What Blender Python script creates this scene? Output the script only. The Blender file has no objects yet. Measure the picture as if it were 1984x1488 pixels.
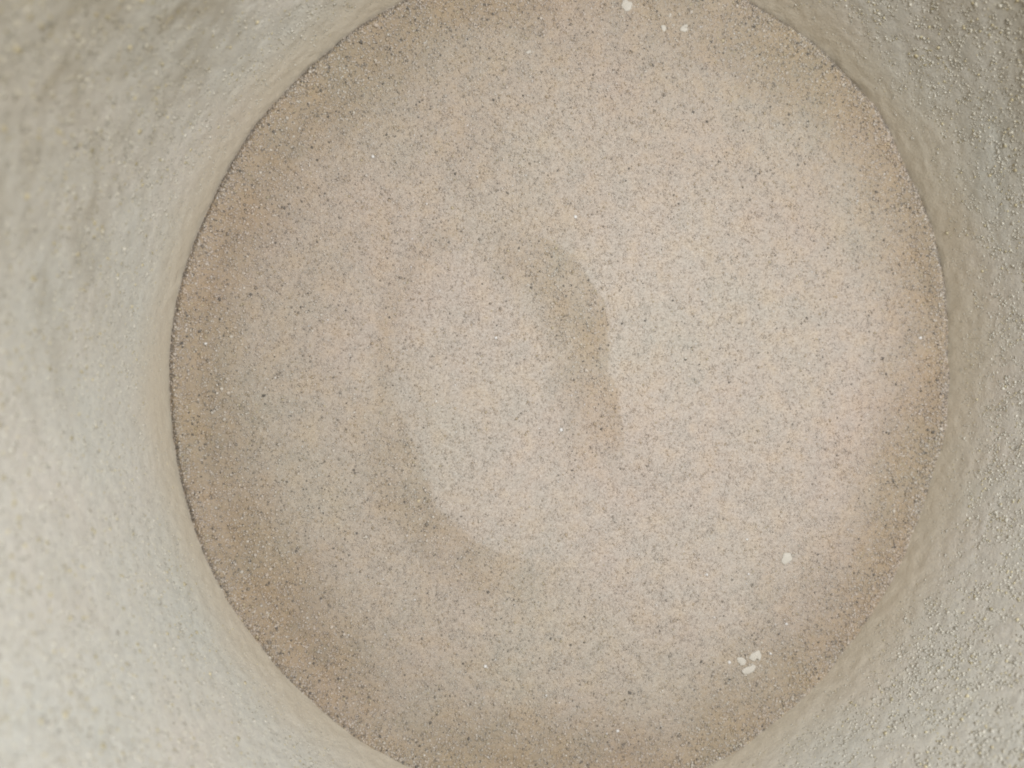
import bpy, math, random
import numpy as np

# ------------------------------------------------------------------ camera
sc = bpy.context.scene
D2R = math.radians
cam_d = bpy.data.cameras.new("camera")
cam = bpy.data.objects.new("camera", cam_d)
sc.collection.objects.link(cam)
cam.location = (-0.01999, -0.00159, 0.103)
cam.rotation_euler = (0, D2R(-6), 0)
cam_d.sensor_width = 36
cam_d.lens = 28.25
cam_d.clip_start = 0.002
cam_d.clip_end = 20
cam_d.dof.use_dof = True
cam_d.dof.focus_distance = 0.1010
cam_d.dof.aperture_fstop = 19
sc.camera = cam

# ------------------------------------------------------------------ light
world = bpy.data.worlds.new("World")
sc.world = world
world.use_nodes = True
bg = world.node_tree.nodes["Background"]
bg.inputs[0].default_value = (0.97, 0.985, 1.0, 1)
bg.inputs[1].default_value = 0.185

ld = bpy.data.lights.new("soft_area_lamp", 'AREA')  # soft disc lamp above the pot mouth, source out of view
ld.shape = 'DISK'
ld.size = 0.06
ld.energy = 0.22
ld.color = (1.0, 0.99, 0.975)
lamp = bpy.data.objects.new("soft_area_lamp", ld)
sc.collection.objects.link(lamp)
lamp.location = (0.030, 0.024, 0.155)
from mathutils import Vector
lamp.rotation_euler = (Vector((0, -0.005, 0)) - Vector(lamp.location)).to_track_quat('-Z', 'Y').to_euler()

sc.view_settings.view_transform = 'Standard'
sc.view_settings.look = 'None'
sc.view_settings.exposure = 0.0
sc.view_settings.gamma = 1
sc.cycles.filter_width = 1.95

rng = np.random.default_rng(11)

# ------------------------------------------------------------------ noise
_tab = np.random.default_rng(3).random((256, 256)).astype(np.float32)
def vnoise(x, y, scale, seed=0):
    """smooth value noise, 0..1, cell size = scale (metres)"""
    u = x / scale + 57.31 * (seed + 1); v = y / scale + 91.7 * (seed + 1)
    iu = np.floor(u).astype(int); iv = np.floor(v).astype(int)
    fu = u - iu; fv = v - iv
    fu = fu * fu * (3 - 2 * fu); fv = fv * fv * (3 - 2 * fv)
    a = _tab[iu & 255, iv & 255]; b = _tab[(iu + 1) & 255, iv & 255]
    c = _tab[iu & 255, (iv + 1) & 255]; d = _tab[(iu + 1) & 255, (iv + 1) & 255]
    return (a * (1 - fu) + b * fu) * (1 - fv) + (c * (1 - fu) + d * fu) * fv
def fbm(x, y, scale, octs=4, seed=0):
    s = 0; amp = 1; tot = 0
    for k in range(octs):
        s = s + amp * (vnoise(x, y, scale / 2 ** k, seed + k * 3) - 0.5); tot += amp; amp *= 0.55
    return s / tot

# ------------------------------------------------------------------ pot outline
AX, AY = 0.05185, 0.05545
_ph = np.radians([-179, -166, -154, -145, -135, -125, -115, -92, -70, -65, -53, -44, -31, -17, -10, 2, 13, 21,
                  30, 40, 52, 63, 90, 119, 138, 148, 158, 169])
_rr = np.array([1.0062, 1.0141, 1.0136, 1.0076, 1.009, 1.007, 1.0074, 1.006, 1.0034, .9994, .9842, .9772, .9733,
                .9775, .9906, .9948, 1.0125, 1.0179, 1.0127, 1.0279, 1.0182, 1.0032, .985, .9741, .9718, .9811, .9845, 1.0014])
def _basis(p, n):
    return np.stack([np.ones_like(p)] + [g(k * p) for k in range(1, n + 1) for g in (np.cos, np.sin)], -1)
_co = np.linalg.lstsq(_basis(_ph, 3), _rr, rcond=None)[0]
def rim_scale(p):                       # wall outline of the hand-shaped pot, as factor on the ellipse
    return _basis(p, 3) @ _co
_ord = np.argsort(_ph)
def meas(p):
    p = (p + np.pi) % (2 * np.pi) - np.pi
    return np.interp(p, _ph[_ord], _rr[_ord], period=2 * np.pi)
FL = 0.10                               # outward flare of the wall, metres per metre
def wall_scale(p, z):
    return rim_scale(p) * (1 + FL * np.asarray(z) / 0.0533)
# sand creeps up or down the wall: the camera-facing line wavers by fractions of a millimetre
def edge_height(p):
    res = meas(p) - rim_scale(p)
    x = np.cos(p) * 0.05; y = np.sin(p) * 0.05
    return res * 0.0533 / (0.5 + FL) * 0.9 + 0.0008 * fbm(x, y, 0.005, 5, 5)

def crack(p):                            # the gap at the wall is open on the far and left sides, nearly closed lower right
    return np.clip(0.62 + 0.6 * np.cos(p - 1.9) + 0.35 * np.sin(7 * p) * np.sin(3 * p + 1), 0.05, 1)
def sstep(a, b, x):
    t = np.clip((x - a) / (b - a), 0, 1); return t * t * (3 - 2 * t)

def poly_dist(x, y, P):
    """signed side distance and absolute distance to a polyline"""
    best = np.full(np.shape(x), 1e9); side = np.zeros(np.shape(x)); tt = np.zeros(np.shape(x))
    n = len(P) - 1
    for i in range(n):
        ax, ay = P[i]; bx, by = P[i + 1]
        dx, dy = bx - ax, by - ay; L2 = dx * dx + dy * dy
        t = np.clip(((x - ax) * dx + (y - ay) * dy) / L2, 0, 1)
        qx = ax + t * dx; qy = ay + t * dy
        d = np.hypot(x - qx, y - qy)
        m = d < best
        best = np.where(m, d, best)
        side = np.where(m, np.sign(dx * (y - ay) - dy * (x - ax)), side)
        tt = np.where(m, (i + t) / n, tt)
    return best, side, tt

NE = [(-0.0150, 0.0185), (-0.0105, 0.0188), (-0.0060, 0.0167), (-0.0020, 0.0134), (0.0015, 0.0088), (0.0032, 0.0028), (0.0042, -0.0040), (0.0048, -0.0100), (0.0040, -0.0150)]
SW = [(-0.0255, 0.0010), (-0.0245, -0.0050), (-0.0225, -0.0098), (-0.0190, -0.0165), (-0.0153, -0.0208), (-0.0113, -0.0236),
      (-0.0066, -0.0243), (-0.0025, -0.0240)]

def sand_height(x, y):
    p = np.arctan2(y / AY, x / AX)
    s = np.hypot(x / AX, y / AY)
    q = s / rim_scale(p)                                    # 0 centre .. 1 wall
    h = 0.0009 * fbm(x, y, 0.028, 4, 1) + 0.00035 * fbm(x, y, 0.006, 3, 9)
    xx = x + 0.0012 * fbm(x, y, 0.006, 3, 21); yy = y + 0.0012 * fbm(x, y, 0.006, 3, 25)
    # low oval mound in the middle, crest on the right: gentle on its outer side, sloping inwards
    u = (xx + 0.0100) * 0.985 + (yy + 0.0035) * 0.17; v = -(xx + 0.0100) * 0.17 + (yy + 0.0035) * 0.985
    el = np.hypot(u / 0.0138, v / 0.0205)
    h = h + 0.0006 * (1 - sstep(0.55, 1.15, el))
    d, sd, t = poly_dist(xx, yy, NE)
    e = np.sin(np.pi * np.clip(t, 0, 1)) ** 0.9
    dd = d * sd                                            # left of the running direction (outside) positive
    h = h + 0.0017 * e * np.where(dd > 0, np.exp(-(d / 0.012) ** 2), 1 - np.sin(np.pi / 2 * np.clip(d / 0.0105, 0, 1)) ** 1.3)
    # lip on the lower left: plateau inside, drop outside
    d, sd, t = poly_dist(xx, yy, SW)
    e = np.sin(np.pi * np.clip(t, 0, 1)) ** 0.9
    dd = d * sd
    h = h + 0.0014 * e * np.where(dd > 0, np.exp(-(d / 0.011) ** 2), 1 - np.sin(np.pi / 2 * np.clip(d / 0.0100, 0, 1)) ** 1.3)
    # the bed sags a little towards the wall and meets it at edge_height
    h = h - 0.0022 * sstep(0.60, 1.0, q) ** 1.6
    w = sstep(0.93, 1.0, q)
    h = h * (1 - w) + (edge_height(p) - 0.0005) * w
    h = h - 0.0011 * sstep(0.980, 1.0, q) * crack(p)
    return h, q

# ------------------------------------------------------------------ materials
def mat(name):
    m = bpy.data.materials.new(name); m.use_nodes = True
    nt = m.node_tree; b = nt.nodes["Principled BSDF"]
    b.inputs["Roughness"].default_value = 0.95
    b.inputs["Specular IOR Level"].default_value = 0.15
    return m, nt, b
def N(nt, t, **kw):
    n = nt.nodes.new(t)
    for k, v in kw.items():
        if k in n.inputs: n.inputs[k].default_value = v
        else: setattr(n, k, v)
    return n
def noise(nt, vec, scale, detail=3, rough=0.6):
    n = N(nt, "ShaderNodeTexNoise", Scale=scale, Detail=detail, Roughness=rough)
    nt.links.new(vec, n.inputs["Vector"]); return n.outputs["Fac"]
def ramp(nt, fac, stops):
    r = nt.nodes.new("ShaderNodeValToRGB"); e = r.color_ramp.elements
    e[0].position, e[0].color = stops[0][0], (*stops[0][1], 1)
    e[1].position, e[1].color = stops[-1][0], (*stops[-1][1], 1)
    for p, c in stops[1:-1]:
        q = e.new(p); q.color = (*c, 1)
    nt.links.new(fac, r.inputs[0]); return r.outputs[0]
def mix(nt, fac, a, b, mode='MIX'):
    m = nt.nodes.new("ShaderNodeMix"); m.data_type = 'RGBA'; m.blend_type = mode
    for s, v in ((0, fac), (6, a), (7, b)):
        if hasattr(v, "is_output"): nt.links.new(v, m.inputs[s])
        else: m.inputs[s].default_value = v if s == 0 else (*v, 1)
    return m.outputs[2]
def bump(nt, b, h, strength, dist, prev=None):
    n = N(nt, "ShaderNodeBump", Strength=strength, Distance=dist)
    nt.links.new(h, n.inputs["Height"])
    if prev: nt.links.new(prev, n.inputs["Normal"])
    nt.links.new(n.outputs[0], b.inputs["Normal"]); return n.outputs[0]

def sand_colour(nt, vec):
    """slow drifts of the sand's own colour: pinkish buff, yellowish brown, greyish"""
    big = noise(nt, vec, 38, 4, 0.6)
    c = ramp(nt, big, [(0.30, (0.975, 0.993, 0.965)), (0.5, (0.998, 0.986, 0.968)), (0.72, (1.02, 0.977, 0.965))])
    blot = noise(nt, vec, 330, 3, 0.6)
    c2 = ramp(nt, blot, [(0.32, (0.95, 0.97, 0.985)), (0.5, (1, 1, 1)), (0.68, (1.03, 1.0, 0.95))])
    return mix(nt, 1.0, c, c2, 'MULTIPLY')

# bed
M_BED, nt, b = mat("fine_sand")
tc = N(nt, "ShaderNodeTexCoord").outputs["Object"]
fine = noise(nt, tc, 4200, 2, 0.6)
base = ramp(nt, fine, [(0.25, (0.39, 0.343, 0.300)), (0.45, (0.50, 0.447, 0.398)), (0.6, (0.555, 0.505, 0.455)), (0.8, (0.64, 0.60, 0.55))])
at = N(nt, "ShaderNodeAttribute", attribute_name="coarse_shade").outputs["Fac"]
base = mix(nt, at, base, (0.365, 0.287, 0.195))  # brown grain tone, also carrying painted falloff and rim shade
base = mix(nt, 1.0, base, sand_colour(nt, tc), 'MULTIPLY')
nt.links.new(base, b.inputs["Base Color"])
bump(nt, b, noise(nt, tc, 3600, 3, 0.7), 0.6, 0.00008)

# loose grains
M_GRAIN, nt, b = mat("loose_grains")
tc = N(nt, "ShaderNodeTexCoord").outputs["Object"]
at = N(nt, "ShaderNodeAttribute", attribute_name="tint").outputs["Color"]
c = mix(nt, 1.0, at, sand_colour(nt, tc), 'MULTIPLY')
nt.links.new(c, b.inputs["Base Color"])
b.inputs["Roughness"].default_value = 0.8

# pot wall
M_WALL, nt, b = mat("rough_cream_coating")
tc = N(nt, "ShaderNodeTexCoord").outputs["Object"]
c = ramp(nt, noise(nt, tc, 60, 4, 0.6), [(0.3, (0.645, 0.655, 0.62)), (0.5, (0.67, 0.66, 0.615)), (0.7, (0.69, 0.655, 0.605))])
c2 = ramp(nt, noise(nt, tc, 1300, 5, 0.75), [(0.3, (0.84, 0.84, 0.83)), (0.5, (1, 1, 1)), (0.7, (1.08, 1.07, 1.02))])
c = mix(nt, 1.0, c, c2, 'MULTIPLY')
at = N(nt, "ShaderNodeAttribute", attribute_name="dust_shade").outputs["Fac"]
c = mix(nt, at, c, (0.33, 0.295, 0.225))  # dusty tint that also paints shade onto the upper far wall
bf = N(nt, "ShaderNodeAttribute", attribute_name="buff").outputs["Fac"]
c = mix(nt, bf, c, (0.67, 0.585, 0.45))
nt.links.new(c, b.inputs["Base Color"])
n1 = bump(nt, b, noise(nt, tc, 2300, 4, 0.65), 0.5, 0.00022)

M_WGR, nt, b = mat("coating_grit")
at = N(nt, "ShaderNodeAttribute", attribute_name="tint").outputs["Color"]
nt.links.new(at, b.inputs["Base Color"])
b.inputs["Specular IOR Level"].default_value = 0.0
b.inputs["Roughness"].default_value = 1.0

M_FLAKE, nt, b = mat("pale_chip")
tc = N(nt, "ShaderNodeTexCoord").outputs["Object"]
c = ramp(nt, noise(nt, tc, 2500, 3), [(0.3, (0.58, 0.55, 0.49)), (0.7, (0.64, 0.61, 0.555))])
nt.links.new(c, b.inputs["Base Color"])
bump(nt, b, noise(nt, tc, 3000, 3), 0.4, 0.00006)
M_TAN, nt, b = mat("tan_chip")
b.inputs["Base Color"].default_value = (0.60, 0.51, 0.36, 1)
M_SPECK, nt, b = mat("white_crystal")
b.inputs["Base Color"].default_value = (0.76, 0.75, 0.74, 1)
b.inputs["Roughness"].default_value = 0.35
b.inputs["Specular IOR Level"].default_value = 0.5

# ------------------------------------------------------------------ mesh helpers
def mesh_np(name, verts, faces, k, m, smooth=False):
    me = bpy.data.meshes.new(name)
    nf = len(faces)
    me.vertices.add(len(verts)); me.vertices.foreach_set("co", np.asarray(verts, np.float32).ravel())
    me.loops.add(nf * k); me.loops.foreach_set("vertex_index", np.asarray(faces, np.int32).ravel())
    me.polygons.add(nf); me.polygons.foreach_set("loop_start", np.arange(nf, dtype=np.int32) * k)
    me.update(calc_edges=True)
    me.polygons.foreach_set("use_smooth", np.full(nf, smooth))
    me.materials.append(m)
    return me
def link(name, me, parent=None, **props):
    o = bpy.data.objects.new(name, me); sc.collection.objects.link(o)
    if parent: o.parent = parent
    for k_, v in props.items(): o[k_] = v
    return o
def grid_faces(nr, ns):
    i = np.arange(nr - 1)[:, None]; j = np.arange(ns)[None]; j2 = (j + 1) % ns
    return np.stack([i * ns + j, i * ns + j2, (i + 1) * ns + j2, (i + 1) * ns + j], -1).reshape(-1, 4)

OCT_V = np.array([(1, 0, 0), (-1, 0, 0), (0, 1, 0), (0, -1, 0), (0, 0, 1), (0, 0, -1)], float)
OCT_F = np.array([(0, 2, 4), (2, 1, 4), (1, 3, 4), (3, 0, 4), (2, 0, 5), (1, 2, 5), (3, 1, 5), (0, 3, 5)])
def scatter(name, P, rad, col, m, flat=None, nrm=None):
    """one mesh of many small irregular grains"""
    n = len(P)
    A = rng.normal(size=(n, 3, 3)); Q, _ = np.linalg.qr(A)
    S = rad[:, None] * rng.uniform(0.65, 1.3, (n, 3))
    V = (OCT_V[None] * rng.uniform(0.8, 1.15, (n, 6, 1))) * S[:, None, :]
    V = np.einsum('nij,nkj->nki', Q, V)
    if flat is not None:
        dn = np.einsum('nki,ni->nk', V, nrm)
        V = V - (1 - flat)[:, :, None] * dn[..., None] * nrm[:, None, :]
    V = V + P[:, None, :]
    F = OCT_F[None] + (np.arange(n) * 6)[:, None, None]
    me = mesh_np(name, V.reshape(-1, 3), F.reshape(-1, 3), 3, m, smooth=True)
    a = me.color_attributes.new("tint", 'FLOAT_COLOR', 'POINT')
    c = np.ones((n, 6, 4), np.float32); c[..., :3] = col[:, None, :]
    a.data.foreach_set("color", c.ravel())
    return me

# ------------------------------------------------------------------ pot
pot = bpy.data.objects.new("pot", None); sc.collection.objects.link(pot)
pot["label"] = "round cream pot with gritty inner wall holding a bed of fine sand"
pot["category"] = "pot"
def wall_dust_shade(p, z):
    """dusty patches plus shade painted into the colour, darkest on the upper far side"""
    x = np.cos(p) * 0.0533; y = np.sin(p) * 0.0533
    side = np.clip(0.12 + 0.98 * np.cos(p - 1.6), 0, 1) ** 0.7
    n_ = 0.6 * fbm(x + 1.3 * z, y - 0.9 * z, 0.011, 3, 80) + 0.9 * fbm(x + 1.3 * z, y - 0.9 * z, 0.0022, 3, 86)
    return np.clip(side * sstep(-0.006, 0.040, z + 0.022 * n_) * 1.0 + 0.5 * np.clip(n_, 0, 1) * sstep(0.01, 0.03, z), 0, 0.9)
TOPZ, BOT, TH = 0.078, -0.016, 0.0045
ns = 720
ph = np.linspace(-np.pi, np.pi, ns, endpoint=False)
def ring(p, z, off=0.0):
    s = wall_scale(p, z)
    x = AX * s * np.cos(p); y = AY * s * np.sin(p)
    k = 1 + off / np.hypot(x, y)
    return np.stack([x * k, y * k, np.full_like(p, 1.0) * z], -1)
prof = []
zz = np.concatenate([np.linspace(BOT + TH, TOPZ - 0.002, 190)])
for z in zz: prof.append((z, 0.0, True))
for a in np.linspace(0, np.pi, 9)[1:-1]:
    prof.append((TOPZ - 0.002 + math.sin(a) * 0.00225, (1 - math.cos(a)) * TH / 2, False))
for z in np.linspace(TOPZ - 0.002, BOT, 24): prof.append((z, TH, False))
rows = []
for z, off, inner in prof:
    r = ring(ph, z, off)
    if inner:
        arc = ph * 0.0533
        d = 0.00010 * fbm(arc, np.full_like(arc, z), 0.012, 4, 31) + 0.00018 * (vnoise(arc, np.full_like(arc, z), 0.0008, 40) - 0.5)
        n = r[:, :2] / np.hypot(r[:, 0], r[:, 1])[:, None]
        # noise on the unrolled wall would not close: fade it to nothing at the seam
        r[:, :2] += n * (d * (1 - sstep(3.0, 3.14, np.abs(ph))))[:, None]
    rows.append(r)
V = np.concatenate(rows)
me = mesh_np("wall", V, grid_faces(len(rows), ns), 4, M_WALL, True)
a = me.attributes.new("dust_shade", 'FLOAT', 'POINT')
a.data.foreach_set("value", wall_dust_shade(np.tile(ph, len(rows)), V[:, 2]).astype(np.float32))
a = me.attributes.new("buff", 'FLOAT', 'POINT')        # warmer buff tone just above the sand, fading upwards
a.data.foreach_set("value", (0.6 * (1 - sstep(-0.001, 0.012, V[:, 2] + 0.008 * fbm(V[:, 0] + V[:, 2], V[:, 1], 0.012, 4, 84)))).astype(np.float32))
link("wall", me, pot)
rb = [ring(ph, BOT + TH) * [k, k, 1] for k in (1.0, 0.5, 0.0005)] 
rb2 = [ring(ph, BOT, TH - 0.0002) * [k, k, 1] for k in (0.0005, 0.5, 1.0)]
link("base", mesh_np("base", np.concatenate(rb + rb2), grid_faces(6, ns), 4, M_WALL, True), pot)

# grit on the wall
n = 125000
p = rng.uniform(-np.pi, np.pi, n)
z = 0.0012 + 0.046 * rng.random(n)
keep = rng.random(n) < np.clip(0.25 + z / 0.011, 0, 1) * np.where((np.abs(np.sin(p)) > 0.92) & (z > 0.012), 0.4, 1) * np.clip(0.80 + 0.7 * fbm(p * 0.0533, z, 0.01, 3, 50) + 0.25 * np.cos(p - 0.2), 0.35, 1)
p, z = p[keep], z[keep]; n = len(p)
s = wall_scale(p, z); P = np.stack([AX * s * np.cos(p), AY * s * np.sin(p), z], -1)
nr = np.stack([-np.cos(p), -np.sin(p), np.full(n, FL)], -1); nr /= np.linalg.norm(nr, axis=1)[:, None]
rad = (rng.lognormal(math.log(0.000145), 0.30, n) * (0.7 + 0.3 * sstep(0.002, 0.012, z) + 0.4 * sstep(0.015, 0.04, z))).clip(0.00007, 0.00036)
u = rng.random((n, 1))
base = np.array([0.695, 0.675, 0.605]) * rng.uniform(0.74, 1.08, (n, 1))
dw = wall_dust_shade(p, z)[:, None]
base = base * (1 - dw) + np.array([0.40, 0.36, 0.27]) * dw * rng.uniform(0.6, 1.3, (n, 1))  # grit takes the wall's dusty tint and painted shade
col = np.where(u < 0.12, base * [0.97, 0.91, 0.72], base)
col = np.where(u > 0.975, base * [0.75, 0.74, 0.74], col)
o = link("wall_grit", scatter("wall_grit", P - nr * 0.00001, rad, col, M_WGR, np.full((n, 1), 0.55), nr), pot, kind="stuff")

# ------------------------------------------------------------------ sand bed
ns = 1100
ph = np.linspace(-np.pi, np.pi, ns, endpoint=False)
qs = np.concatenate([[0.0005], np.linspace(0.01, 1.012, 300)])
Q, PH = np.meshgrid(qs, ph, indexing='ij')
S = Q * rim_scale(PH)
X = AX * S * np.cos(PH); Y = AY * S * np.sin(PH)
Z, q = sand_height(X, Y)
Z = Z + 0.00012 * (vnoise(X, Y, 0.0005, 60) - 0.5)
def coarse_shade_amount(x, y, q):
    """coarser brown grains at the wall foot and slip faces, partly shade painted as colour"""
    w = sstep(0.62, 1.0, q + 0.22 * fbm(x, y, 0.012, 4, 70)) ** 1.5 * 0.75
    # light falloff painted as grain sorting: palest right of middle, browner left and far
    far = np.hypot(x - 0.012, (y + 0.002) * np.where(y > -0.002, 1.2, 0.85))
    w = np.maximum(w, 0.30 * sstep(0.012, 0.060, far + 0.03 * fbm(x, y, 0.013, 4, 90)))
    u = (x + 0.0100) * 0.985 + (y + 0.0035) * 0.17; v = -(x + 0.0100) * 0.17 + (y + 0.0035) * 0.985
    w = w * (0.25 + 0.75 * sstep(0.75, 1.1, np.hypot(u / 0.0138, v / 0.0205) + 0.3 * fbm(x, y, 0.005, 3, 98)))
    el = np.hypot(u / 0.0138, v / 0.0205)
    w = np.maximum(w, 0.34 * np.exp(-((el - 1.12) / 0.13) ** 2) * sstep(-0.002, 0.006, -u))
    for P_, wd in ((NE, 0.0085), (SW, 0.0092)):
        d, sd, t = poly_dist(x + 0.003 * fbm(x, y, 0.006, 3, 73), y + 0.003 * fbm(x, y, 0.006, 3, 76), P_)
        e = np.sin(np.pi * np.clip(t, 0, 1)) ** 0.8
        g = np.where(sd < 0, 1 - sstep(0.35 * wd, 1.1 * wd, d), 1 - sstep(0, 0.0008, d))
        w = np.maximum(w, 0.60 * e * g * (0.80 + 0.9 * fbm(x, y, 0.003, 3, 95)))
    return np.clip(w, 0, 1)
me = mesh_np("sand", np.stack([X, Y, Z], -1).reshape(-1, 3), grid_faces(len(qs), ns), 4, M_BED, True)
a = me.attributes.new("coarse_shade", 'FLOAT', 'POINT')
a.data.foreach_set("value", coarse_shade_amount(X, Y, q).astype(np.float32).ravel())
sand = link("sand", me, None, label="fine beige sand filling the bottom of the cream pot", category="sand", kind="stuff")

n = 165000
t = rng.random(n) ** 0.5; p = rng.uniform(-np.pi, np.pi, n)
extra = 14000                                            # more lie against the wall
t[:extra] = 1 - np.abs(rng.normal(0, 0.02, extra)); p[:extra] = rng.uniform(-np.pi, np.pi, extra)
t = np.clip(t, 0, 0.997)
s = t * rim_scale(p); x = AX * s * np.cos(p); y = AY * s * np.sin(p)
z, q = sand_height(x, y)
w = coarse_shade_amount(x, y, q)
rad = rng.lognormal(math.log(0.000095), 0.30, n) * (1 + 0.45 * w)
rad = rad.clip(0.00004, 0.00032)
cols = np.array([(0.565, 0.512, 0.460), (0.51, 0.452, 0.398), (0.61, 0.57, 0.52), (0.45, 0.38, 0.295), (0.30, 0.268, 0.235),
                 (0.19, 0.175, 0.16), (0.72, 0.70, 0.69), (0.50, 0.44, 0.33)])
pr = np.array([0.48, 0.25, 0.14, 0.05, 0.024, 0.007, 0.008, 0.02])
k = rng.choice(len(pr), n, p=pr / pr.sum())
kb = rng.choice([1, 3, 4, 5, 7, 2], n, p=[0.37, 0.28, 0.15, 0.06, 0.08, 0.06])
k = np.where(rng.random(n) < w * 0.8, kb, k)  # browner grains follow the same partly painted darkening
k = np.where((q > 0.988) & (rng.random(n) < 0.55 * crack(p)), 4, k)   # grains darkened along the crack, drawing the dark contact line
col = cols[k] * rng.uniform(0.9, 1.1, (n, 1))
gm = scatter("loose_grains", np.stack([x, y, z + rad * 0.15], -1), rad, col, M_GRAIN)
link("loose_grains", gm, sand, kind="stuff")

# ------------------------------------------------------------------ chips and crystals lying on the sand
import bmesh
def chip(name, x, y, r, label, m, cat, group=None, lobes=((0, 0, 1.0),), flat=0.32, seed=0, sub=3):
    R = random.Random(seed)
    bm = bmesh.new()
    r *= 1.25 if m is M_SPECK else 1.8
    for lx, ly, lr in lobes:
        t0 = bmesh.ops.create_icosphere(bm, subdivisions=sub, radius=r * lr)
        ang = R.uniform(0, 6.28); ex = R.uniform(0.85, 1.2)
        k1, k2 = R.uniform(0, 6), R.uniform(0, 6)
        for v in t0['verts']:
            th = math.atan2(v.co.y, v.co.x)
            f = 1 + 0.09 * math.sin(3 * th + k1) + 0.07 * math.sin(5 * th + k2) + R.uniform(-0.06, 0.06)
            cx, cy = v.co.x * f * ex, v.co.y * f / ex
            v.co.x = cx * math.cos(ang) - cy * math.sin(ang) + lx * r
            v.co.y = cx * math.sin(ang) + cy * math.cos(ang) + ly * r
            v.co.z *= flat
    me = bpy.data.meshes.new(name); bm.to_mesh(me); bm.free()
    me.materials.append(m)
    for pl in me.polygons: pl.use_smooth = True
    hz = float(sand_height(np.array([x]), np.array([y]))[0][0])
    o = link(name, me, None, label=label, category=cat)
    o.location = (x, y, hz + r * flat * 0.45)
    o.rotation_euler = (R.uniform(-.12, .12), R.uniform(-.12, .12), 0)
    if group: o["group"] = group
    return o
CH = "pale chips lying on the sand"
chip("pale_chip", .02781, -.02492, .00044, "large single roundish cream chip on the sand, lower right of the bed", M_FLAKE, "chip", CH, seed=1)
chip("pale_chip", .02173, -.03856, .00030, "small oval cream chip at the left end of the lower cluster of three", M_FLAKE, "chip", CH, ((0, 0, 1), (.35, -.6, .8)), seed=2)
chip("pale_chip", .02375, -.03815, .00036, "lumpy cream chip at the top right of the lower cluster of three", M_FLAKE, "chip", CH, ((-.45, -.1, .85), (.6, .25, .9)), seed=3)
chip("pale_chip", .02294, -.03998, .00036, "elongated cream chip at the bottom of the lower cluster of three", M_FLAKE, "chip", CH, ((-.6, -.2, .85), (.65, .3, .9), (0, 0, .85)), seed=4)
chip("pale_chip", .00632, .04847, .00038, "largest cream chip near the far wall, cut by the top picture edge", M_FLAKE, "chip", CH, ((0, 0, 1), (-.4, .5, .8)), seed=5)
chip("pale_chip", .01117, .04565, .00023, "small roundish cream chip near the top, left of an angular one", M_FLAKE, "chip", CH, seed=6)
chip("pale_chip", .01397, .04585, .00029, "angular cream chip near the top, right of a small roundish one", M_FLAKE, "chip", CH, ((0, -.2, 1), (.5, .6, .55)), seed=7)
chip("pale_chip", .01217, .04745, .00015, "thin upright cream sliver near the top of the sand", M_FLAKE, "chip", CH, ((0, .5, .7), (0, -.5, .6)), seed=8)
chip("pale_chip", -.00696, .04147, .00015, "small slanted cream chip alone in the upper middle of the sand", M_FLAKE, "chip", CH, ((-.4, -.2, .8), (.4, .2, .8)), seed=9)
chip("pale_chip", -.02106, -.01631, .00013, "tiny yellowish chip on the brown slope at the left of the hollow", M_TAN, "chip", CH, seed=10, flat=0.3)
cc = np.array([(.02781, -.02492), (.0234, -.0388), (.0234, -.0388), (.0125, .0462), (.0063, .0482)])
ci = rng.integers(0, len(cc), 34)
cp = cc[ci] + rng.normal(0, 0.0017, (34, 2))
ch = sand_height(cp[:, 0], cp[:, 1])[0]
crad = rng.uniform(0.00012, 0.00026, 34)
link("chip_crumbs", scatter("chip_crumbs", np.column_stack([cp, ch + crad * 0.3]), crad,
     np.array([0.60, 0.565, 0.50]) * rng.uniform(0.85, 1.08, (34, 1)), M_WGR), sand, kind="stuff")
CR = "white crystals among the sand grains"
for i, (x, y, r, l) in enumerate([
    (-.00291, -.00748, .00024, "bright white crystal near the middle of the sand"),
    (.02003, -.03871, .00022, "white pointed crystal just left of the lower chip cluster"),
    (-.00108, .01993, .00022, "white crystal at the top end of the central brown ridge"),
    (-.01263, -.03779, .00021, "white crystal alone in the lower left middle of the sand"),
    (.00494, -.04733, .00021, "white crystal near the bottom picture edge"),
    (.02223, -.02225, .00015, "tiny white crystal above and left of the large single chip"),
    (.01671, -.02678, .00017, "tiny white crystal, farther left of the two beside the large chip"),
    (.02244, -.02685, .00015, "tiny white crystal directly left of the large single chip"),
    (-.02690, .02728, .00020, "pale crystal in the upper left of the sand"),
    (-.01130, .00431, .00018, "pale crystal left of the central ridge"),
    (.02817, -.03397, .00018, "pale crystal between large chip and lower cluster"),
    (.04799, .00481, .00022, "pale crystal close to the right wall"),
    (.02602, -.03796, .00018, "pale crystal just right of the lower chip cluster"),
    (-.0478, .0035, .00018, "pale crystal against the left wall")]):
    chip("white_crystal", x, y, r, l, M_SPECK, "crystal", CR, seed=30 + i, flat=0.7, sub=1)
